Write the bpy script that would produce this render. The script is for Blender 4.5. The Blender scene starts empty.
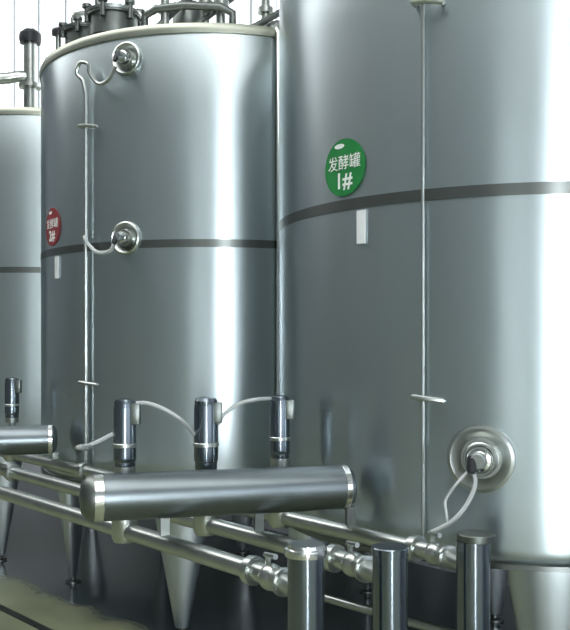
import bpy, bmesh, math, random
from mathutils import Vector, Matrix
random.seed(4)
C = bpy.context.scene.collection
S = 1.4                      # tank radius in metres; all lengths below are in tank radii
EYE = 1.42                   # eye height in tank radii
F = 900.0 / 570.0
PI = math.pi
DU = Vector((-0.6706, 0.7418, 0.0))      # along the row of tanks, going away
DV = Vector((-0.7418, -0.6706, 0.0))     # from the tanks towards the aisle


def uv(u, v, z):
    """hall coordinates (tank radii) -> world metres"""
    p = DU * u + DV * v
    return Vector((p.x * S, p.y * S, z * S))


def eyept(x, y, h):
    """tank radii, height relative to the eye -> world metres"""
    return Vector((x * S, y * S, (h + EYE) * S))


# ------------------------------------------------------------------ materials
def new_mat(name):
    m = bpy.data.materials.new(name)
    m.use_nodes = True
    nt = m.node_tree
    return m, nt, nt.nodes['Principled BSDF']


def metal(name, col, rough, aniso=0.0, scale=None, dirt=0.06, bump=0.0):
    m, nt, b = new_mat(name)
    b.inputs['Metallic'].default_value = 1.0
    b.inputs['Roughness'].default_value = rough
    tc = nt.nodes.new('ShaderNodeTexCoord')
    mp = nt.nodes.new('ShaderNodeMapping')
    mp.inputs['Scale'].default_value = scale or (6, 6, 6)
    no = nt.nodes.new('ShaderNodeTexNoise')
    no.inputs['Scale'].default_value = 1.0
    no.inputs['Detail'].default_value = 4.0
    nt.links.new(tc.outputs['Object'], mp.inputs['Vector'])
    nt.links.new(mp.outputs['Vector'], no.inputs['Vector'])
    rp = nt.nodes.new('ShaderNodeValToRGB')
    a = tuple(c * (1 - dirt) for c in col)
    z = tuple(min(1, c * (1 + dirt)) for c in col)
    rp.color_ramp.elements[0].position = 0.3
    rp.color_ramp.elements[1].position = 0.7
    rp.color_ramp.elements[0].color = (*a, 1)
    rp.color_ramp.elements[1].color = (*z, 1)
    nt.links.new(no.outputs['Fac'], rp.inputs['Fac'])
    nt.links.new(rp.outputs['Color'], b.inputs['Base Color'])
    if aniso:
        b.inputs['Anisotropic'].default_value = aniso
        b.inputs['Anisotropic Rotation'].default_value = 0.25
        tg = nt.nodes.new('ShaderNodeTangent')
        tg.direction_type = 'RADIAL'
        tg.axis = 'Z'
        nt.links.new(tg.outputs['Tangent'], b.inputs['Tangent'])
    if bump:
        bp = nt.nodes.new('ShaderNodeBump')
        bp.inputs['Strength'].default_value = bump
        bp.inputs['Distance'].default_value = 0.01
        nt.links.new(no.outputs['Fac'], bp.inputs['Height'])
        nt.links.new(bp.outputs['Normal'], b.inputs['Normal'])
    return m


def plain(name, col, rough=0.6, var=0.1, scale=5.0, spec=0.5):
    m, nt, b = new_mat(name)
    b.inputs['Roughness'].default_value = rough
    b.inputs['Specular IOR Level'].default_value = spec
    tc = nt.nodes.new('ShaderNodeTexCoord')
    no = nt.nodes.new('ShaderNodeTexNoise')
    no.inputs['Scale'].default_value = scale
    no.inputs['Detail'].default_value = 5.0
    nt.links.new(tc.outputs['Object'], no.inputs['Vector'])
    rp = nt.nodes.new('ShaderNodeValToRGB')
    rp.color_ramp.elements[0].position = 0.3
    rp.color_ramp.elements[1].position = 0.7
    rp.color_ramp.elements[0].color = (*[c * (1 - var) for c in col], 1)
    rp.color_ramp.elements[1].color = (*[min(1, c * (1 + var)) for c in col], 1)
    nt.links.new(no.outputs['Fac'], rp.inputs['Fac'])
    nt.links.new(rp.outputs['Color'], b.inputs['Base Color'])
    return m


def glow(name, col, strength):
    m, nt, b = new_mat(name)
    b.inputs['Base Color'].default_value = (0.8, 0.8, 0.8, 1)
    b.inputs['Roughness'].default_value = 0.5
    b.inputs['Emission Color'].default_value = (*col, 1)
    b.inputs['Emission Strength'].default_value = strength
    return m


STEEL = metal('brushed_steel', (0.505, 0.572, 0.600), 0.30, 0.85, (3, 3, 0.6), 0.05)
BAND = metal('belt_steel', (0.17, 0.185, 0.18), 0.34, 0.85)
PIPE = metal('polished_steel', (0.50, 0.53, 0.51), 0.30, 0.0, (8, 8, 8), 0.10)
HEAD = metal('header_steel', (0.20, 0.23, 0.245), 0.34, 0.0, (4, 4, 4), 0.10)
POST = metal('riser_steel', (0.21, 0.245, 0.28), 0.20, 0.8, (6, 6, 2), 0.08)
CHROME = metal('bright_steel', (0.80, 0.81, 0.80), 0.16, 0.0, (9, 9, 9), 0.08)
LEGM = metal('satin_leg_steel', (0.60, 0.66, 0.70), 0.42, 0.0, (5, 5, 2), 0.06)
DARKM = metal('dark_cast_metal', (0.20, 0.22, 0.21), 0.40, 0.0, (10, 10, 10), 0.2)
BLACK = plain('black_plastic', (0.015, 0.018, 0.022), 0.45)
DOMEM = metal('dome_steel', (0.46, 0.48, 0.41), 0.42, 0.0)
HOSE = plain('pale_hose', (0.55, 0.58, 0.58), 0.4)
WHITE = plain('white_plate', (0.80, 0.83, 0.84), 0.4, 0.04)
GREEN = plain('green_sign', (0.015, 0.21, 0.05), 0.4, 0.1, 9)
RED = plain('red_sign', (0.25, 0.022, 0.03), 0.4, 0.1, 9)
INK = plain('white_lettering', (0.85, 0.88, 0.86), 0.5, 0.02)
GASKET = plain('grey_green_gasket', (0.10, 0.13, 0.12), 0.5)
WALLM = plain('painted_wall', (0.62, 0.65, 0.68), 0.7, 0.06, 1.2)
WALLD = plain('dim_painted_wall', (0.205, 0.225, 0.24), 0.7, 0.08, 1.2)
CEILM = plain('ceiling_sheet', (0.62, 0.66, 0.64), 0.8, 0.05, 2)
MULL = plain('window_rib', (0.80, 0.84, 0.88), 0.5, 0.05)
FRAMEM = plain('window_frame', (0.50, 0.55, 0.60), 0.5, 0.05)
DRAIN = metal('drain_steel', (0.06, 0.065, 0.06), 0.5)
PANE = glow('daylit_pane', (0.93, 0.97, 1.0), 1.6)
GATE = glow('daylit_gate_pane', (0.92, 0.97, 1.0), 50.0)
HALO = glow('halo_glow', (0.88, 0.93, 1.0), 4.0)  # glow added beside the gate to widen the halo of the streaks
FILL = glow('fill_glow', (0.80, 0.88, 1.0), 1.25)  # fill light for unseen panes added on the walls, as are the next two
FILL_DIM = glow('dim_fill_glow', (0.82, 0.90, 1.0), 0.75)
FILL_LOW = glow('faint_fill_glow', (0.82, 0.92, 1.0), 0.30)
SKY = glow('daylit_skylight', (0.98, 0.98, 0.97), 3.0)


def floor_mat():
    m, nt, b = new_mat('shaded_painted_floor')
    tc = nt.nodes.new('ShaderNodeTexCoord')
    n1 = nt.nodes.new('ShaderNodeTexNoise')
    n1.inputs['Scale'].default_value = 0.9
    n1.inputs['Detail'].default_value = 6
    nt.links.new(tc.outputs['Object'], n1.inputs['Vector'])
    rp = nt.nodes.new('ShaderNodeValToRGB')
    rp.color_ramp.elements[0].position = 0.35
    rp.color_ramp.elements[1].position = 0.68
    rp.color_ramp.elements[0].color = (0.19, 0.21, 0.125, 1)
    rp.color_ramp.elements[1].color = (0.30, 0.32, 0.195, 1)
    nt.links.new(n1.outputs['Fac'], rp.inputs['Fac'])
    # shade under the row put into the colour, smoother too; ragged edge follows the tank line
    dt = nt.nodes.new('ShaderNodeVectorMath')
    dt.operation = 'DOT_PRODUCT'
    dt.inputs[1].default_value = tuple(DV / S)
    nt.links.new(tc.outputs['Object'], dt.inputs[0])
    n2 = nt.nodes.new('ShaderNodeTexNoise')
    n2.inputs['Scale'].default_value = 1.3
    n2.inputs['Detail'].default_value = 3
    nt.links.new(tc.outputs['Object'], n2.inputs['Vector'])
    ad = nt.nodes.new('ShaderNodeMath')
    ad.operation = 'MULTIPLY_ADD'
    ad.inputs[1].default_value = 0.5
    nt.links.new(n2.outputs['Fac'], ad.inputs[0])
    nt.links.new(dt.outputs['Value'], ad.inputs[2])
    shade_mask = nt.nodes.new('ShaderNodeMapRange')
    shade_mask.interpolation_type = 'SMOOTHSTEP'
    shade_mask.inputs['From Min'].default_value = -2.06
    shade_mask.inputs['From Max'].default_value = -2.28
    nt.links.new(ad.outputs['Value'], shade_mask.inputs['Value'])
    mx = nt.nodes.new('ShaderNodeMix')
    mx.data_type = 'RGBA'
    nt.links.new(shade_mask.outputs['Result'], mx.inputs[0])
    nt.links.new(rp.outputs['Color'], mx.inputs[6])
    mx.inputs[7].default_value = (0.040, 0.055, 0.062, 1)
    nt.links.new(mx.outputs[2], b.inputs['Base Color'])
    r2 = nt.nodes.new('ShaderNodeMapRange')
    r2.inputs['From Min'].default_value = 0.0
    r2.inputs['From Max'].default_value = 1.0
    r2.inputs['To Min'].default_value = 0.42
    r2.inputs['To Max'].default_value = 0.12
    nt.links.new(shade_mask.outputs['Result'], r2.inputs['Value'])
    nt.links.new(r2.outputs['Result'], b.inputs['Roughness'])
    return m


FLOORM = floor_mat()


# ------------------------------------------------------------------ mesh helpers
def frame_of(axis):
    a = Vector(axis).normalized()
    t = Vector((0, 0, 1)) if abs(a.z) < 0.9 else Vector((1, 0, 0))
    x = t.cross(a).normalized()
    y = a.cross(x).normalized()
    return x, y, a


def add_lathe(bm, prof, org=(0, 0, 0), axis=(0, 0, 1), seg=32, sx=1.0, sy=1.0, xdir=None):
    """prof: list of (radius, height along axis)"""
    org = Vector(org)
    x, y, a = frame_of(axis)
    if xdir is not None:
        x = Vector(xdir).normalized()
        y = a.cross(x).normalized()
    rings = []
    for r, h in prof:
        if r < 1e-6:
            rings.append([bm.verts.new(org + a * h)])
        else:
            rings.append([bm.verts.new(org + a * h + x * (r * sx * math.cos(2 * PI * k / seg)) + y * (r * sy * math.sin(2 * PI * k / seg))) for k in range(seg)])
    for p, q in zip(rings[:-1], rings[1:]):
        for k in range(seg):
            k2 = (k + 1) % seg
            if len(p) == 1 and len(q) == 1:
                continue
            if len(p) == 1:
                bm.faces.new((p[0], q[k2], q[k]))
            elif len(q) == 1:
                bm.faces.new((p[k], p[k2], q[0]))
            else:
                bm.faces.new((p[k], p[k2], q[k2], q[k]))


def smooth_path(pts, n=8):
    """Catmull-Rom through the points"""
    P = [Vector(p) for p in pts]
    P = [P[0] * 2 - P[1]] + P + [P[-1] * 2 - P[-2]]
    out = []
    for i in range(1, len(P) - 2):
        for k in range(n):
            t = k / n
            a, b, c, d = P[i - 1], P[i], P[i + 1], P[i + 2]
            out.append(0.5 * ((2 * b) + (c - a) * t + (2 * a - 5 * b + 4 * c - d) * t * t + (3 * b - a - 3 * c + d) * t ** 3))
    out.append(P[-2])
    return out


def add_tube(bm, pts, r, seg=12, caps=True):
    pts = [Vector(p) for p in pts]
    n = len(pts)
    t0 = (pts[1] - pts[0]).normalized()
    x, y, _ = frame_of(t0)
    rings = []
    for i, p in enumerate(pts):
        if i == 0:
            t = t0
        elif i == n - 1:
            t = (pts[-1] - pts[-2]).normalized()
        else:
            t = ((pts[i + 1] - p).normalized() + (p - pts[i - 1]).normalized()).normalized()
        x = (x - t * x.dot(t)).normalized()
        y = t.cross(x).normalized()
        rr = r[i] if isinstance(r, (list, tuple)) else r
        rings.append([bm.verts.new(p + x * (rr * math.cos(2 * PI * k / seg)) + y * (rr * math.sin(2 * PI * k / seg))) for k in range(seg)])
    for p, q in zip(rings[:-1], rings[1:]):
        for k in range(seg):
            k2 = (k + 1) % seg
            bm.faces.new((p[k], p[k2], q[k2], q[k]))
    if caps:
        bm.faces.new(list(reversed(rings[0])))
        bm.faces.new(rings[-1])


def add_box(bm, c, size, rot=None, bev=0.0):
    c = Vector(c)
    R = rot or Matrix.Identity(3)
    sx, sy, sz = [s / 2 for s in size]
    vs = [bm.verts.new(c + R @ Vector((a * sx, b * sy, d * sz))) for a in (-1, 1) for b in (-1, 1) for d in (-1, 1)]
    fs = [bm.faces.new([vs[i] for i in f]) for f in ((0, 1, 3, 2), (4, 6, 7, 5), (0, 4, 5, 1), (2, 3, 7, 6), (0, 2, 6, 4), (1, 5, 7, 3))]
    if bev:
        es = list({e for f in fs for e in f.edges})
        bmesh.ops.bevel(bm, geom=es, offset=bev, segments=2, affect='EDGES', profile=0.5)


def rotz(a):
    return Matrix.Rotation(a, 3, 'Z')


def obj(name, bm, mat, parent=None, angle=35):
    bmesh.ops.recalc_face_normals(bm, faces=bm.faces[:])
    me = bpy.data.meshes.new(name)
    bm.to_mesh(me)
    bm.free()
    for p in me.polygons:
        p.use_smooth = True
    me.set_sharp_from_angle(angle=math.radians(angle))
    me.materials.append(mat)
    o = bpy.data.objects.new(name, me)
    C.objects.link(o)
    if parent:
        o.parent = parent
    return o


def thing(name, label, cat, loc=(0, 0, 0), group=None, rz=0.0):
    o = bpy.data.objects.new(name, None)
    C.objects.link(o)
    o.location = loc
    o.rotation_euler = (0, 0, rz)
    o['label'] = label
    o['category'] = cat
    if group:
        o['group'] = group
    return o


def struct(name, bm, mat, parent=None):
    o = obj(name, bm, mat, parent)
    if parent is None:
        o['kind'] = 'structure'
    return o


def B():
    return bmesh.new()


# ------------------------------------------------------------------ the hall
U0, U1, V0, V1, ZC = -4.2, 12.0, -4.55, 4.4, 5.8
ROT = math.atan2(DU.y, DU.x)
RM = rotz(ROT)


def hall_box(bm, u0, u1, v0, v1, z0, z1):
    c = uv((u0 + u1) / 2, (v0 + v1) / 2, (z0 + z1) / 2)
    add_box(bm, c, ((u1 - u0) * S, (v1 - v0) * S, (z1 - z0) * S), RM)


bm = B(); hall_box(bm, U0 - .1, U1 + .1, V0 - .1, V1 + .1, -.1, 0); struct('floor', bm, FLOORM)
bm = B(); hall_box(bm, U0 - .1, U1 + .1, V0 - .1, V1 + .1, ZC, ZC + .1); struct('ceiling', bm, CEILM)


def wall_with_hole(name, along, fixed, thick, a0, a1, h0, h1, b0, b1, mat):
    """wall along 'u' or 'v', with one opening a0..a1 x h0..h1"""
    bm = B()
    def bx(p0, p1, q0, q1):
        if along == 'u':
            hall_box(bm, p0, p1, min(fixed, fixed + thick), max(fixed, fixed + thick), q0, q1)
        else:
            hall_box(bm, min(fixed, fixed + thick), max(fixed, fixed + thick), p0, p1, q0, q1)
    bx(b0, a0, 0, ZC); bx(a1, b1, 0, ZC)
    bx(a0, a1, h1, ZC)
    if h0 > 0:
        bx(a0, a1, 0, h0)
    return struct(name, bm, mat)


# back wall behind the tanks: a long high band of ribbed daylit panes
WB = (3.6, 11.6, 2.5, 5.7)
wall_with_hole('wall_back', 'u', V0, -.1, WB[0], WB[1], WB[2], WB[3], U0, U1, WALLM)
bm = B(); hall_box(bm, WB[0], WB[1], V0 - .075, V0 - .055, WB[2], WB[3]); w1 = struct('window_1', bm, PANE)
bm = B()
for k in range(53):
    u = WB[0] + .15 * (k + .5)
    if u < WB[1]:
        w_ = .035 if k % 4 == 0 else .010
        hall_box(bm, u - w_ / 2, u + w_ / 2, V0 - .055, V0 - .035, WB[2], WB[3])
obj('muntin', bm, MULL, w1)
bm = B()
hall_box(bm, WB[0], WB[1], V0 - .055, V0 + .02, WB[2], WB[2] + .07)
hall_box(bm, WB[0], WB[1], V0 - .055, V0 + .02, WB[3] - .07, WB[3])
hall_box(bm, WB[0], WB[0] + .07, V0 - .055, V0 + .02, WB[2], WB[3])
hall_box(bm, WB[1] - .07, WB[1], V0 - .055, V0 + .02, WB[2], WB[3])
obj('window_frame', bm, FRAMEM, w1)

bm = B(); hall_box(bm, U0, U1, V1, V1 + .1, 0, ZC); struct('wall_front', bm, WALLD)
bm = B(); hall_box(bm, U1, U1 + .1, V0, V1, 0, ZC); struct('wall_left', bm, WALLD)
# wall at the near end of the hall: a daylit gateway (it streaks the tanks), two glowing panes added for its halo, and an added fill pane
GW = (1.62, 2.95, 0.0, 2.3)
bm = B()
for v0, v1, z0, z1 in ((V0, GW[0], 0, ZC), (GW[0], GW[1], GW[3], ZC), (GW[1], V1, 0, ZC)):
    hall_box(bm, U0 - .1, U0, v0, v1, z0, z1)
struct('wall_right', bm, WALLM)
bm = B(); hall_box(bm, U0 - .075, U0 - .055, 2.02, 2.55, .0, GW[3]); dr = struct('door_1', bm, GATE)
for v0, v1 in ((GW[0], 1.99), (2.58, GW[1])):
    bm = B(); hall_box(bm, U0 - .075, U0 - .055, v0, v1, .0, GW[3]); obj('halo_pane', bm, HALO, dr)
bm = B()
for v in (GW[0] - .03, 2.005, 2.565, GW[1] + .03):
    hall_box(bm, U0 - .055, U0 + .01, v - .015, v + .015, 0, GW[3])
hall_box(bm, U0 - .055, U0 + .01, GW[0] - .045, GW[1] + .045, GW[3], GW[3] + .05)
obj('door_frame', bm, FRAMEM, dr)


def frosted(name, axis, fixed, a0, a1, z0, z1, mat, n):
    """an added fill-light pane set on the wall with its frame; axis = the wall's running direction"""
    sg = 1 if fixed < 0 else -1
    def hb(bm, p0, p1, q0, q1, d0, d1):
        lo_, hi_ = sorted((fixed + sg * d0, fixed + sg * d1))
        if axis == 'v':
            hall_box(bm, lo_, hi_, p0, p1, q0, q1)
        else:
            hall_box(bm, p0, p1, lo_, hi_, q0, q1)
    bm = B(); hb(bm, a0, a1, z0, z1, .002, .012); o_ = struct(name, bm, mat)
    bm = B()
    for k in range(n + 1):
        p = a0 + (a1 - a0) * k / n
        hb(bm, p - .02, p + .02, z0, z1, .013, .04)
    for z in (z0, z1):
        hb(bm, a0, a1, z - .02, z + .02, .0125, .041)
    obj('window_frame', bm, FRAMEM, o_)


frosted('window_3', 'v', U0, -3.9, 1.2, .4, 3.2, FILL, 5)  # unseen pane added to brighten the tank reflections
frosted('window_4', 'v', U0, 3.15, 4.3, .3, 3.0, FILL_DIM, 2)  # added to carry the halo on left of the streak
frosted('window_5', 'u', V1, -4.0, -1.6, .3, 3.0, FILL_LOW, 4)  # added on the unseen front wall, a fainter end to that halo

# floor drain running along the row
bm = B(); hall_box(bm, -1.0, 9.0, -2.145, -2.10, 0.0, .004); struct('trim_1', bm, DRAIN)

# two long translucent skylights let into the ceiling sheet
for n_, (v0, v1) in enumerate(((-1.7, .7),)):
    bm = B(); hall_box(bm, -3.4, 11.2, v0, v1, ZC - .012, ZC - .004); sk = struct('window_%d' % (n_ + 2), bm, SKY)
    bm = B()
    for k in range(13):
        u = -3.4 + 14.6 * k / 12
        hall_box(bm, u - .03, u + .03, v0, v1, ZC - .03, ZC - .013)
    for v in (v0, v1):
        hall_box(bm, -3.43, 11.23, v - .04, v + .04, ZC - .032, ZC - .003)
    obj('window_frame', bm, FRAMEM, sk)

# ------------------------------------------------------------------ tanks
HB, HBELT, HT = .724, 1.906, 2.951       # bottom, belt, rim heights above the floor (tank radii)
T1 = Vector((.975, 3.77, 0))
STEP = Vector((-1.374, 1.52, 0))
TC = [T1, T1 + STEP, T1 + STEP * 2]


def on_tank(az, h, out=0.0):
    """point on the shell: az degrees clockwise from straight towards the camera (positive = picture right), h above floor"""
    a = math.radians(az)
    r = (1 + out)
    return Vector((math.sin(a) * r * S, -math.cos(a) * r * S, h * S))


def out_dir(az):
    a = math.radians(az)
    return Vector((math.sin(a), -math.cos(a), 0))


def lettering(parent, rows, az, h, mat, out):
    """rows: (text, size m, dx m, dz m); bent round the shell"""
    for txt, size, dx, dz in rows:
        cu = bpy.data.curves.new('lettering', 'FONT')
        cu.body = txt
        cu.size = size
        cu.align_x = 'CENTER'
        cu.extrude = .0005
        cu.offset = size * .018 if txt.isascii() else 0.0
        tmp = bpy.data.objects.new('lettering', cu)
        C.objects.link(tmp)
        dg = bpy.context.evaluated_depsgraph_get()
        me = bpy.data.meshes.new_from_object(tmp.evaluated_get(dg))
        bpy.data.objects.remove(tmp)
        for v in me.vertices:
            x, y, z = v.co
            a = math.radians(az) + (x + dx) / S
            r = S * (1 + out) + z
            v.co = Vector((math.sin(a) * r, -math.cos(a) * r, h * S + y + dz))
        me.materials.clear()
        me.materials.append(mat)
        o = bpy.data.objects.new('lettering', me)
        C.objects.link(o)
        o.parent = parent


def curved_patch(az, h, w, hh, out, thick, round_=False, n=32):
    """plate bent round the shell; w, hh in tank radii"""
    bm = B()
    ring_i, ring_o = [], []
    if round_:
        pts = [(w / 2 * math.cos(2 * PI * k / n), hh / 2 * math.sin(2 * PI * k / n)) for k in range(n)]
    else:
        pts = []
        for k in range(5):
            pts.append((-w / 2 + w * k / 4, -hh / 2))
        for k in range(5):
            pts.append((w / 2 - w * k / 4, hh / 2))
    def P(x, y, o):
        a = math.radians(az) + x
        return Vector((math.sin(a) * (1 + o) * S, -math.cos(a) * (1 + o) * S, (h + y) * S))
    a_ = [bm.verts.new(P(x, y, out)) for x, y in pts]
    b_ = [bm.verts.new(P(x, y, out + thick)) for x, y in pts]
    m = len(pts)
    for k in range(m):
        bm.faces.new((a_[k], a_[(k + 1) % m], b_[(k + 1) % m], b_[k]))
    if round_:
        c0 = bm.verts.new(P(0, 0, out)); c1 = bm.verts.new(P(0, 0, out + thick))
        for k in range(m):
            bm.faces.new((c0, a_[(k + 1) % m], a_[k]))
            bm.faces.new((c1, b_[k], b_[(k + 1) % m]))
    else:
        for k in range(4):
            for L, f in ((a_, 1), (b_, 0)):
                bm.faces.new((L[k], L[k + 1], L[8 - k], L[9 - k]))
    return bm


def sight_tube(t, az, h0, h1, clamps, r=.0105, out=.020, top=None):
    bm = B()
    pts = [on_tank(az, h0, out), on_tank(az, (h0 + h1) / 2, out), on_tank(az, h1, out)]
    if top:
        pts += top
    add_tube(bm, pts, r * S, 10)
    tb = obj('sight_tube', bm, PIPE, t)
    for h in clamps:
        bm = B()
        a, b = on_tank(az - 1.6, h, .003), on_tank(az + 3.6, h - .010, .003)
        n = out_dir(az)
        up = Vector((0, 0, .011 * S))
        add_tube(bm, [a, a + n * .034 * S, on_tank(az + 1, h - .004, .036), b + n * .012 * S, b], .009 * S, 8)
        obj('tube_clamp', bm, PIPE, tb)
    return tb


def tank_leg(t, a):
    e = Vector((math.cos(a), math.sin(a), 0))
    side = Vector((-math.sin(a), math.cos(a), 0))
    bm = B()
    add_lathe(bm, [(.032, .035), (.036, .045), (.150, .66), (.152, .76), (.145, .80)], e * (.88 * S), (0, 0, 1), 36, 1, .62, side)
    for v in bm.verts:
        d = v.co - e * (.88 * S)
        v.co = Vector((e.x * .88 * S + d.x * S, e.y * .88 * S + d.y * S, v.co.z * S))
    bmesh.ops.holes_fill(bm, edges=[x for x in bm.edges if x.is_boundary])
    lg = obj('leg', bm, LEGM, t)
    bm = B()
    add_lathe(bm, [(0, 0), (.045 * S, 0), (.045 * S, .010 * S), (.018 * S, .016 * S), (.018 * S, .045 * S), (0, .045 * S)], e * (.88 * S), (0, 0, 1), 24)
    obj('foot', bm, DARKM, lg)


def nozzle(t, az, h, r, name='sensor_port'):
    """round flanged port in the shell with a sensor head; r = outer ring radius"""
    n = out_dir(az)
    c = on_tank(az, h, -.004)
    bm = B()
    rr = r * S
    add_lathe(bm, [(rr * 1.0, -.02 * S), (rr * 1.0, .010 * S), (rr * .97, .020 * S), (rr * .88, .024 * S), (rr * .80, .020 * S),
                   (rr * .60, .004 * S), (rr * .52, .004 * S), (0, .004 * S)], c, n, 48)
    fl = obj(name, bm, PIPE, t)
    bm = B()
    add_lathe(bm, [(rr * .50, 0), (rr * .50, .030 * S), (rr * .46, .034 * S), (rr * .42, .034 * S), (rr * .40, .015 * S), (0, .015 * S)], c, n, 36)
    obj('clamp_ring', bm, PIPE, fl)
    bm = B()
    add_lathe(bm, [(rr * .38, .01 * S), (rr * .38, .045 * S), (rr * .34, .055 * S), (rr * .26, .058 * S), (rr * .24, .085 * S), (rr * .20, .092 * S), (0, .092 * S)], c, n, 30)
    hd = obj('sensor_head', bm, CHROME, fl)
    bm = B()
    side = Vector((0, 0, 1)).cross(n).normalized()
    g = c + n * .075 * S - side * rr * .15
    add_lathe(bm, [(0, 0), (rr * .15, 0), (rr * .15, .035 * S), (rr * .11, .05 * S), (0, .05 * S)], g + Vector((0, 0, .01 * S)), Vector((0, 0, -1)) + n * .5, 16)
    obj('cable_gland', bm, BLACK, hd)
    return fl, g


def tank(idx, label):
    t = thing('storage_tank', label, 'tank', TC[idx] * S, 'stainless steel storage tanks in a row')
    # shell with rounded lower knuckle and rolled top edge
    bm = B()
    k = .055
    prof = [(1 - k, HB)] + [(1 - k + k * math.sin(a * PI / 12), HB + k - k * math.cos(a * PI / 12)) for a in range(1, 7)]
    prof += [(1, HB + .2), (1, HBELT - .3), (1, HT - .4), (1, HT - .02), (.995, HT - .006), (.985, HT)]
    add_lathe(bm, [(r * S, h * S) for r, h in prof], (0, 0, 0), (0, 0, 1), 160)
    obj('shell', bm, STEEL, t)
    bm = B()
    add_lathe(bm, [((1 - k) * S, (HB + .001) * S), (.93 * S, (HB - .012) * S), (.5 * S, (HB - .06) * S), (.06 * S, (HB - .13) * S), (.06 * S, (HB - .22) * S), (0, (HB - .22) * S)], seg=96)
    obj('cone_bottom', bm, LEGM, t)
    bm = B()
    add_lathe(bm, [(.99 * S, (HT - .048) * S), (1.006 * S, (HT - .042) * S), (1.009 * S, (HT - .022) * S), (1.006 * S, (HT - .006) * S), (1.0 * S, (HT + .006) * S), (.985 * S, (HT + .008) * S), (.8 * S, (HT + .045) * S), (.4 * S, (HT + .10) * S), (0, (HT + .12) * S)], seg=128)
    obj('domed_top', bm, DOMEM, t)
    bm = B()
    hb = .019
    add_lathe(bm, [(.995 * S, (HBELT - hb) * S), (1.002 * S, (HBELT - hb) * S), (1.002 * S, (HBELT + hb) * S), (.995 * S, (HBELT + hb) * S)], seg=160)
    obj('belt', bm, BAND, t)
    bm = B()
    add_lathe(bm, [(.985 * S, (HB - .006) * S), (1.0 * S, (HB - .006) * S), (1.0 * S, (HB + .010) * S), (.985 * S, (HB + .010) * S)], seg=160)
    obj('bottom_ring', bm, BAND, t)
    for q in range(4):
        tank_leg(t, math.radians(-97 + 90 * q))
    return t


def sign(t, az, h, mat, label, number, tilt=0):
    s = obj('number_sign', curved_patch(az, h, .2, .2, .0015, .003, True), mat, t)
    s['label'] = label
    lettering(s, [('发酵罐', .076, 0, -.004), (number, .108, 0, -.100)], az, h, INK, .0050)
    obj('emblem', curved_patch(az - 1.2, h + .076, .05, .017, .0044, .0006, True), INK, s)
    return s


def plate(t, az, h):
    return obj('name_plate', curved_patch(az, h, .036, .113, .0015, .006), WHITE, t)


tank_a = tank(0, 'tallest and nearest steel tank with the round green sign')
sign(tank_a, -50.2, EYE + .617, GREEN, 'round green sign with white writing', '1#')
plate(tank_a, -45.4, EYE + .402)
sight_tube(tank_a, -31.4, EYE - .62, EYE + 1.40, (EYE + 1.105, EYE - .168), .0055)
port, gland = nozzle(tank_a, -20.9, EYE - .357, .108)
bm = B()
gl = gland
add_tube(bm, smooth_path([gl + Vector((0, 0, -.03)), gl + Vector((.005, -.03, -.10)), gl + Vector((-.035, -.03, -.19)), gl + Vector((-.10, -.03, -.26)), gl + Vector((-.19, 0, -.315))]), .0095, 8)
add_tube(bm, smooth_path([gl + Vector((-.02, .01, -.05)), gl + Vector((-.075, -.02, -.10)), gl + Vector((-.115, .0, -.17)), gl + Vector((-.115, -.02, -.225)), gl + Vector((-.112, -.028, -.268))]), .006, 8)
obj('sensor_cable', bm, HOSE, tank_a)

tank_b = tank(1, 'middle steel tank carrying the narrow red sign')
sign(tank_b, -54.9, EYE + .618, RED, 'round red sign with white writing', '2#')
plate(tank_b, -51.2, EYE + .402)
lp = [on_tank(-35.5, EYE + 1.31, .035), on_tank(-37.0, EYE + 1.345, .05), on_tank(-35.6, EYE + 1.39, .05), on_tank(-32.5, EYE + 1.375, .05),
      on_tank(-32, EYE + 1.33, .05), on_tank(-29, EYE + 1.27, .045), on_tank(-25.5, EYE + 1.28, .05), on_tank(-23, EYE + 1.335, .06)]
sight_tube(tank_b, -35.2, EYE - .60, EYE + 1.24, (EYE + 1.085, EYE - .186), .0095, .020, smooth_path(lp, 6))
nozzle(tank_b, -21.4, EYE + 1.385, .082)
p2, g2 = nozzle(tank_b, -21.6, EYE + .518, .082)
bm = B()
add_tube(bm, smooth_path([g2, on_tank(-24.5, EYE + .455, .06), on_tank(-29, EYE + .45, .05), on_tank(-32.5, EYE + .49, .045), on_tank(-34.4, EYE + .535, .045)]), .013, 8)
obj('sensor_cable', bm, HOSE, tank_b)
bm = B()
add_tube(bm, [on_tank(21, EYE - .66, .03), on_tank(21, EYE + 1.50, .03), on_tank(21, EYE + 1.545, .0), on_tank(21, EYE + 1.56, -.1)], .0125 * S, 10)
obj('conduit', bm, CHROME, tank_b)

tank_c = tank(2, 'farthest steel tank, half hidden behind the one with the red sign')


# fittings standing on the tank tops (parts of their tank)
def top_pt(c, x, y):
    r = math.hypot(x, y)
    hh = HT + (.008 + (.985 - r) / .185 * .037 if r > .8 else .045 + (.8 - r) / .4 * .055 if r > .4 else .10 + (.4 - r) * .05)
    return Vector((x * S, y * S, (hh - .01) * S))


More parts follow.
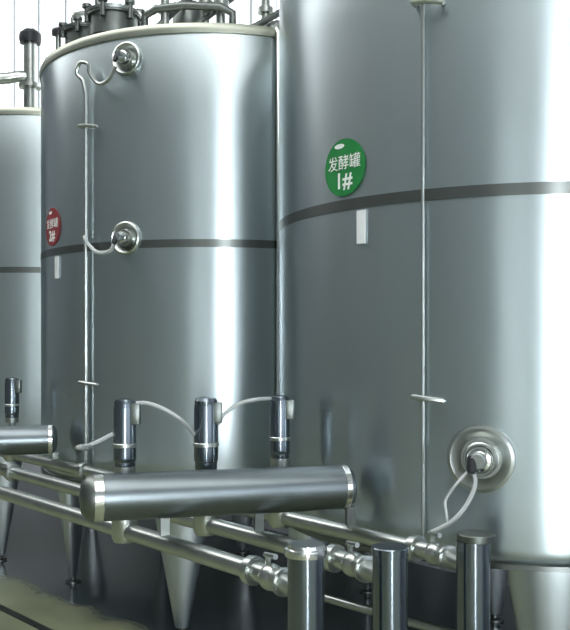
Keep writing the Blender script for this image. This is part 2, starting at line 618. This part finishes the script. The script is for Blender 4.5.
def manway(t, x, y, r, hgt):
    p = top_pt(t, x, y)
    bm = B(); add_lathe(bm, [(r, 0), (r, hgt * .7), (r * 1.12, hgt * .72), (r * 1.12, hgt * .8)], p, (0, 0, 1), 36)
    mw = obj('manway', bm, DARKM, t)
    bm = B(); add_lathe(bm, [(r * 1.14, hgt * .8), (r * 1.16, hgt * .9), (r * .9, hgt * 1.0), (0, hgt * 1.08)], p, (0, 0, 1), 36)
    ld = obj('lid', bm, PIPE, mw)
    bm = B()
    add_tube(bm, smooth_path([p + Vector((-r * .6, -r * .3, hgt)), p + Vector((-r * .5, -r * .4, hgt * 1.5)), p + Vector((r * .5, -r * .4, hgt * 1.5)), p + Vector((r * .6, -r * .3, hgt))]), .018, 10)
    obj('handle', bm, CHROME, ld)
    for q in range(6):
        a = 2 * PI * q / 6 + .3
        bm = B()
        pp = p + Vector((math.cos(a) * r * 1.1, math.sin(a) * r * 1.1, hgt * .5))
        add_lathe(bm, [(0, 0), (.02, 0), (.02, hgt * .5), (.035, hgt * .5), (.035, hgt * .62), (0, hgt * .64)], pp, (0, 0, 1), 12)
        obj('clamp_bolt', bm, DARKM, mw)
    return mw


def knob_valve(t, x, y, hgt, r, mat=BLACK):
    p = top_pt(t, x, y)
    bm = B(); add_lathe(bm, [(r * .45, -.02), (r * .45, hgt - r), (0, hgt - r)], p, (0, 0, 1), 20)
    st = obj('vent_stub', bm, PIPE, t)
    bm = B(); add_lathe(bm, [(0, hgt - r * 1.1), (r, hgt - r * 1.0), (r * 1.05, hgt - .3 * r), (r * .8, hgt + .1 * r), (0, hgt + .2 * r)], p, (0, 0, 1), 24)
    obj('vent_cap', bm, mat, st)


def breather(t, x, y, hgt, r):
    """upright pipe with a dark cap and a short side branch"""
    p = top_pt(t, x, y)
    bm = B()
    add_lathe(bm, [(r, -.02), (r, hgt * .28), (r * 1.7, hgt * .28), (r * 1.7, hgt * .33), (r, hgt * .33), (r, hgt * .9), (0, hgt * .9)], p, (0, 0, 1), 24)
    br = obj('breather_pipe', bm, PIPE, t)
    bm = B(); add_lathe(bm, [(0, hgt * .84), (r * 1.55, hgt * .85), (r * 1.7, hgt * .9), (r * 1.65, hgt * .97), (r * 1.0, hgt * 1.02), (0, hgt * 1.03)], p, (0, 0, 1), 24)
    obj('breather_cap', bm, BLACK, br)
    bm = B()
    q = p + Vector((0, 0, hgt * .42))
    add_tube(bm, smooth_path([q, q + Vector((-r * 1.5, -.02, 0)), q + Vector((-r * 3, -.04, -.02)), q + Vector((-r * 5, -.06, -.035))]), r * .85, 14)
    add_lathe(bm, [(0, 0), (r * 1.25, 0), (r * 1.25, .03), (0, .03)], q + Vector((-r * 5, -.06, -.035)), (-1, -.2, -.1), 20)
    obj('side_branch', bm, PIPE, br)


# tank with the red sign
manway(tank_b, -.47, -.72, .17, .20)
manway(tank_b, -.64, -.52, .17, .16)
knob_valve(tank_b, -.80, -.53, .19, .045)


def top_pipework(t):
    bm = B()
    P = lambda x, y, z: top_pt(t, x, y) + Vector((0, 0, z))
    add_tube(bm, [P(-.30, -.80, -.02), P(-.30, -.80, .12), P(-.24, -.82, .16), P(-.1, -.84, .17), P(.08, -.85, .16), P(.14, -.84, .12), P(.14, -.84, -.02)], .028, 12)
    obj('cross_pipe', bm, DARKM, t)
    for x0, x1 in ((-.26, -.10), (-.08, .12), (.2, .45)):
        bm = B()
        add_tube(bm, [P(x0, -.84, -.01), P(x1, -.74, .24), P(x1 + .08, -.66, .36)], .024, 10)
        obj('brace', bm, DARKM, t)
    for x, y, hg in ((-.2, -.80, .34), (.0, -.79, .42), (.08, -.80, .42), (.30, -.72, .40)):
        bm = B()
        add_lathe(bm, [(.032, -.02), (.032, hg * .4), (.055, hg * .4), (.055, hg * .5), (.032, hg * .5), (.032, hg), (0, hg)], P(x, y, 0), (0, 0, 1), 16)
        obj('top_stub', bm, PIPE, t)
    bm = B()
    add_lathe(bm, [(0, 0), (.10, 0), (.11, .05), (.11, .20), (.08, .26), (0, .27)], P(-.10, -.66, -.02), (0, 0, 1), 28)
    obj('agitator_motor', bm, DARKM, t)
    bm = B()
    add_lathe(bm, [(0, 0), (.07, 0), (.07, .08), (.05, .10), (0, .10)], P(.36, -.80, -.02), (0, 0, 1), 20)
    obj('vent_stub', bm, DARKM, t)


top_pipework(tank_b)
# tank farthest away
breather(tank_c, .095, -.88, .72, .06)
knob_valve(tank_c, -.19, -.93, .19, .07, BLACK)
manway(tank_a, 0, -.3, .2, .2)

# ------------------------------------------------------------------ product pipes along the row
HP = -.6325                                   # pipe height relative to the eye
ENDS = [(268, 575, 2.475), (350, 562, 2.62), (432, 552, 2.75)]
PE, PD = [], []
for px, py, z in ENDS:
    e = Vector(((px - 285) / 900 * z, z, HP))
    PE.append(e)
    PD.append((DU + Vector((0, 0, .014))).normalized())     # laid with a slight fall towards the risers


def on_pipe(i, px):
    """point of pipe i seen in picture column px"""
    k = (px - 285) / 900
    e, d = PE[i], PD[i]
    t = (e.x - k * e.y) / (k * d.y - d.x)
    return e + d * t


def w(p, dz=0.0):
    return Vector((p.x * S, p.y * S, (p.z + EYE + dz) * S))


PR = .0275
RISER = [Vector((.0537, 2.30, 0)), Vector((.2823, 2.42, 0)), Vector((.5327, 2.55, 0))]
RTOP = [-.508, -.541, -.533]
labels = ['steel product pipe closest to the aisle, ending in an elbow at the first riser',
          'middle steel product pipe of the three, running under the header to the second riser',
          'steel product pipe closest to the tanks, ending below the sensor port']
for i in range(3):
    e, d = PE[i], PD[i]
    t = thing('product_pipe', labels[i], 'pipe', w(e) - Vector((0, 0, 0)), 'product pipes along the row')
    org = w(e)
    bm = B()
    L = [5.2, 5.2, 5.4][i] * S
    add_tube(bm, [Vector((0, 0, 0)) + d * .0, d * L], PR * S, 20)
    obj('tube', bm, PIPE, t)
    # elbow into the riser
    tr = (RISER[i] - Vector((e.x, e.y, 0)))
    side = tr.normalized()
    ln = (tr.length - .046) * S
    bm = B()
    R_ = PR * S * 1.02
    add_tube(bm, smooth_path([d * .06, Vector((0, 0, 0)), -d * .035 + side * .02, side * .09 - d * .02, side * ln], 8), R_, 18)
    el = obj('elbow', bm, PIPE, t)
    bm = B()
    add_lathe(bm, [(R_, -.02), (R_ * 1.45, -.018), (R_ * 1.5, 0), (R_ * 1.45, .018), (R_, .02)], d * .09, d, 24)
    obj('ferrule_clamp', bm, PIPE, t)
    bm = B()
    add_lathe(bm, [(R_, -.014), (R_ * 1.35, -.012), (R_ * 1.4, 0), (R_ * 1.35, .012), (R_, .014)], side * .10 - d * .018, side, 24)
    obj('ferrule_clamp', bm, PIPE, t)
    # ball-shaped sample valve at the corner
    bm = B()
    add_lathe(bm, [(0, -.052)] + [(.052 * math.cos(a), .052 * math.sin(a)) for a in [(-75 + 15 * q) * PI / 180 for q in range(11)]] + [(0, .052)], -d * .02 + Vector((0, 0, -.004)), -d, 24)
    obj('sample_valve', bm, PIPE, t)
    bm = B()
    add_tube(bm, [Vector((0, 0, .03)), Vector((0, 0, .075))], .012, 10)
    add_tube(bm, [Vector((0, 0, .075)) - side * .02, Vector((0, 0, .082)) + side * .06], .011, 10)
    obj('lever', bm, PIPE, t)
    # hangers/clamps along the pipe
    for s in ((1.9, 3.6), (2.2, 3.9), (2.1, 2.9))[i]:
        bm = B()
        add_lathe(bm, [(PR * S, -.03), (PR * S * 1.5, -.026), (PR * S * 1.55, 0), (PR * S * 1.5, .026), (PR * S, .03)], d * s * S, d, 24)
        obj('pipe_union', bm, PIPE, t)

# low return pipe under the nearest tank
lo = Vector((.225, 3.49, -1.0))
bm = B()
dlo = Vector(((445 - 285) / 900 * 3.135, 3.135, -1.0)) - lo
dlo = dlo.normalized()
a, b = lo - dlo * .25, lo + dlo * .62
add_tube(bm, [w(a), w(b)], .017 * S, 14)
add_tube(bm, [w(b), Vector((w(b).x, w(b).y, 0))], .017 * S, 14)
o = obj('drain_pipe', bm, PIPE)
o['label'] = 'thin steel drain pipe low in the shade below the tanks'
o['category'] = 'pipe'

# ------------------------------------------------------------------ risers in front
rl = ['dark steel riser post with a light collar, standing at the elbow of the aisle-side pipe',
      'dark steel riser post between the collared riser and the one below the sensor port',
      'dark steel riser post with an overhanging lid, below the round sensor port']
for i in range(3):
    c = RISER[i]
    t = thing('riser_pipe', rl[i], 'riser', Vector((c.x * S, c.y * S, 0)), 'riser posts at the pipe ends')
    r = .0475 * S
    H = (RTOP[i] + EYE) * S
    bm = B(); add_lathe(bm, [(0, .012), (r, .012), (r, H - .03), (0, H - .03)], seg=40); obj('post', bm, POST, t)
    bm = B(); add_lathe(bm, [(0, 0), (r * 1.6, 0), (r * 1.6, .014), (r * 1.02, .016), (r * 1.02, .03), (0, .03)], seg=36); obj('base_plate', bm, DARKM, t)
    bm = B()
    if i == 0:
        add_lathe(bm, [(r, H - .045), (r * 1.14, H - .042), (r * 1.16, H - .028), (r * 1.14, H - .016), (r, H - .013), (r * .98, H), (0, H)], seg=40)
        obj('collar', bm, CHROME, t)
    elif i == 1:
        add_lathe(bm, [(r, H - .034), (r * 1.06, H - .032), (r * 1.07, H - .004), (r * 1.02, H), (0, H)], seg=40)
        obj('cap', bm, POST, t)
    else:
        add_lathe(bm, [(r * .9, H - .034), (r * 1.12, H - .028), (r * 1.14, H - .004), (r * 1.1, H), (0, H)], (.012, 0, 0), seg=40)
        obj('lid', bm, DARKM, t)

# ------------------------------------------------------------------ big horizontal headers across the pipes
HH = -.473
hr = Vector((.198, 3.0, HH))
hl = Vector((-.578, 2.79, HH))
OFF = STEP.copy()


def header(off, label):
    a, b = w(hl + off), w(hr + off)
    mid = (a + b) / 2
    t = thing('header_pipe', label, 'pipe', mid, 'wide header pipes across the product pipes')
    ax = (b - a).normalized()
    L = (b - a).length / 2
    r = .0735 * S
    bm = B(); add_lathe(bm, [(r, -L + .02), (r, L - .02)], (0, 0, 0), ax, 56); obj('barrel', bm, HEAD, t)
    bm = B()
    add_lathe(bm, [(r, L - .021), (r * 1.015, L - .018), (r * 1.015, L + .0), (r * .97, L + .014), (r * .8, L + .032), (r * .5, L + .042), (0, L + .046)], (0, 0, 0), ax, 56)
    obj('end_cap', bm, HEAD, t)
    bm = B()
    add_lathe(bm, [(r * .99, L - .021), (r * 1.02, L - .018), (r * 1.02, L + .006), (r * .99, L + .009)], (0, 0, 0), ax, 56)
    obj('end_ring', bm, CHROME, t)
    bm = B()
    add_lathe(bm, [(r * .99, L - .021), (r * 1.015, L - .018), (r * 1.015, L + .02), (r * .97, L + .022)], (0, 0, 0), -ax, 56)
    obj('end_ring', bm, CHROME, t)
    bm = B()
    add_lathe(bm, [(r * .985, L), (r * .985, L + .022), (r * .9, L + .05), (r * .62, L + .075), (0, L + .085)], (0, 0, 0), -ax, 56)
    e = obj('end_cap', bm, DARKM, t); e['label'] = 'dark dished end cap'
    # saddles down on to the three product pipes
    for i in range(3):
        # crossing point of header axis and product pipe, in plan
        p0, d0 = PE[i], PD[i]
        q0 = hl + off
        q1 = (hr + off) - q0
        den = d0.x * (-q1.y) + q1.x * d0.y
        s = ((q0.x - p0.x) * (-q1.y) + q1.x * (q0.y - p0.y)) / den
        c = p0 + d0 * s
        bm = B()
        z0, z1 = (c.z + PR * .7 - HH) * S, -r * .9
        cc = w(Vector((c.x, c.y, HH))) - mid
        add_box(bm, cc + Vector((0, 0, (z0 + z1) / 2)), (.04, .035, z1 - z0), rotz(math.atan2(ax.y, ax.x)))
        obj('saddle', bm, DARKM, t)
    return t


header(Vector((0, 0, 0)), 'wide steel header pipe lying before the tank with the red sign')
header(OFF, 'wide steel header pipe lying before the farthest tank')

# ------------------------------------------------------------------ pneumatic valves on the product pipes
def valve(i, px, top, bot, r, label):
    p = on_pipe(i, px)
    t = thing('pneumatic_valve', label, 'valve', w(p), 'upright pneumatic valves on the product pipes')
    z0 = (bot - p.z) * S
    z1 = (top - p.z) * S
    R_ = r * S
    bm = B()
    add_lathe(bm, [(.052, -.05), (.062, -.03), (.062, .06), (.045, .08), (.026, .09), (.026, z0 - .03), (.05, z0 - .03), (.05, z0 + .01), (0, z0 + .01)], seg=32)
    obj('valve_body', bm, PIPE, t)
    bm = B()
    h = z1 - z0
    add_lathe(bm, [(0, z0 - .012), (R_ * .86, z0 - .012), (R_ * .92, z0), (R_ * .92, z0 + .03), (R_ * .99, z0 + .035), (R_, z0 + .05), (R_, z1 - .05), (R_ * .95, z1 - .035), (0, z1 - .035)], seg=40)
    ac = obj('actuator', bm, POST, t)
    bm = B()
    add_lathe(bm, [(R_ * .93, z1 - .045), (R_ * .96, z1 - .02), (R_ * .8, z1 - .006), (R_ * .35, z1), (0, z1)], seg=40)
    obj('actuator_cap', bm, POST, t)
    bm = B()
    add_lathe(bm, [(R_ * 1.0, z0 + h * .30), (R_ * 1.06, z0 + h * .31), (R_ * 1.06, z0 + h * .35), (R_ * 1.0, z0 + h * .36)], seg=40)
    obj('clamp_ring', bm, PIPE, ac)
    bm = B()
    add_box(bm, (R_ * .95, -.02, z0 + h * .78), (.05, .045, .10), None, .006)
    obj('solenoid', bm, DARKM, ac)
    return w(p), z0, z1


va = valve(0, 125, -.178, -.413, .038, 'upright dark pneumatic valve with a bright streak, over the dished end of the header')
vb = valve(1, 206, -.180, -.428, .042, 'upright pneumatic valve standing in the middle of three behind the header')
vc = valve(2, 280, -.1815, -.417, .036, 'upright pneumatic valve behind the header, next to the tank with the green sign')
vd = valve(2, 12, -.175, -.40, .038, 'upright pneumatic valve above the farthest header pipe')


def air_hose(pts, label):
    bm = B()
    add_tube(bm, smooth_path(pts), .0095, 8)
    o = obj('air_hose', bm, HOSE)
    o['label'] = label
    o['category'] = 'hose'
    o['group'] = 'air hoses looping between the valves'


def at(v, dx, f):
    return v[0] + Vector((dx, -.02, v[1] + (v[2] - v[1]) * f))


A, Bv, Cc = (lambda dx, f: at(va, dx, f)), (lambda dx, f: at(vb, dx, f)), (lambda dx, f: at(vc, dx, f))
air_hose([A(.055, .93), A(.11, .93), A(.19, .84), A(.27, .68), Bv(-.056, .48)], 'grey air hose arching from the streaked valve to the middle valve')
air_hose([Bv(.058, .62), Bv(.09, .76), Bv(.16, .90), Bv(.24, .96), Cc(-.05, .95)], 'grey air hose arching from the middle valve to the one by the green-sign tank')
tb0 = TC[1] * S + on_tank(-35.2, EYE - .50, .03)
air_hose([A(-.052, .50), A(-.10, .42), A(-.16, .34), A(-.22, .30), tb0 + Vector((.03, -.02, -.02)), tb0], 'grey air hose sagging from the streaked valve to the thin tube on the red-sign tank')

# ------------------------------------------------------------------ camera and world
cam = bpy.data.cameras.new('camera')
cam.sensor_fit = 'HORIZONTAL'
cam.sensor_width = 36
cam.lens = 36 * F
cam.shift_y = 30 / 570
co = bpy.data.objects.new('camera', cam)
C.objects.link(co)
co.location = (0, 0, EYE * S)
co.rotation_euler = (PI / 2, 0, 0)
bpy.context.scene.camera = co
wd = bpy.data.worlds.new('world')
bpy.context.scene.world = wd
wd.use_nodes = True
wd.node_tree.nodes['Background'].inputs['Color'].default_value = (.6, .7, .8, 1)
wd.node_tree.nodes['Background'].inputs['Strength'].default_value = .3
vs = bpy.context.scene.view_settings
vs.view_transform = 'Standard'
vs.look = 'None'
vs.exposure = 0.22
vs.gamma = 1.0
vs.use_curve_mapping = False
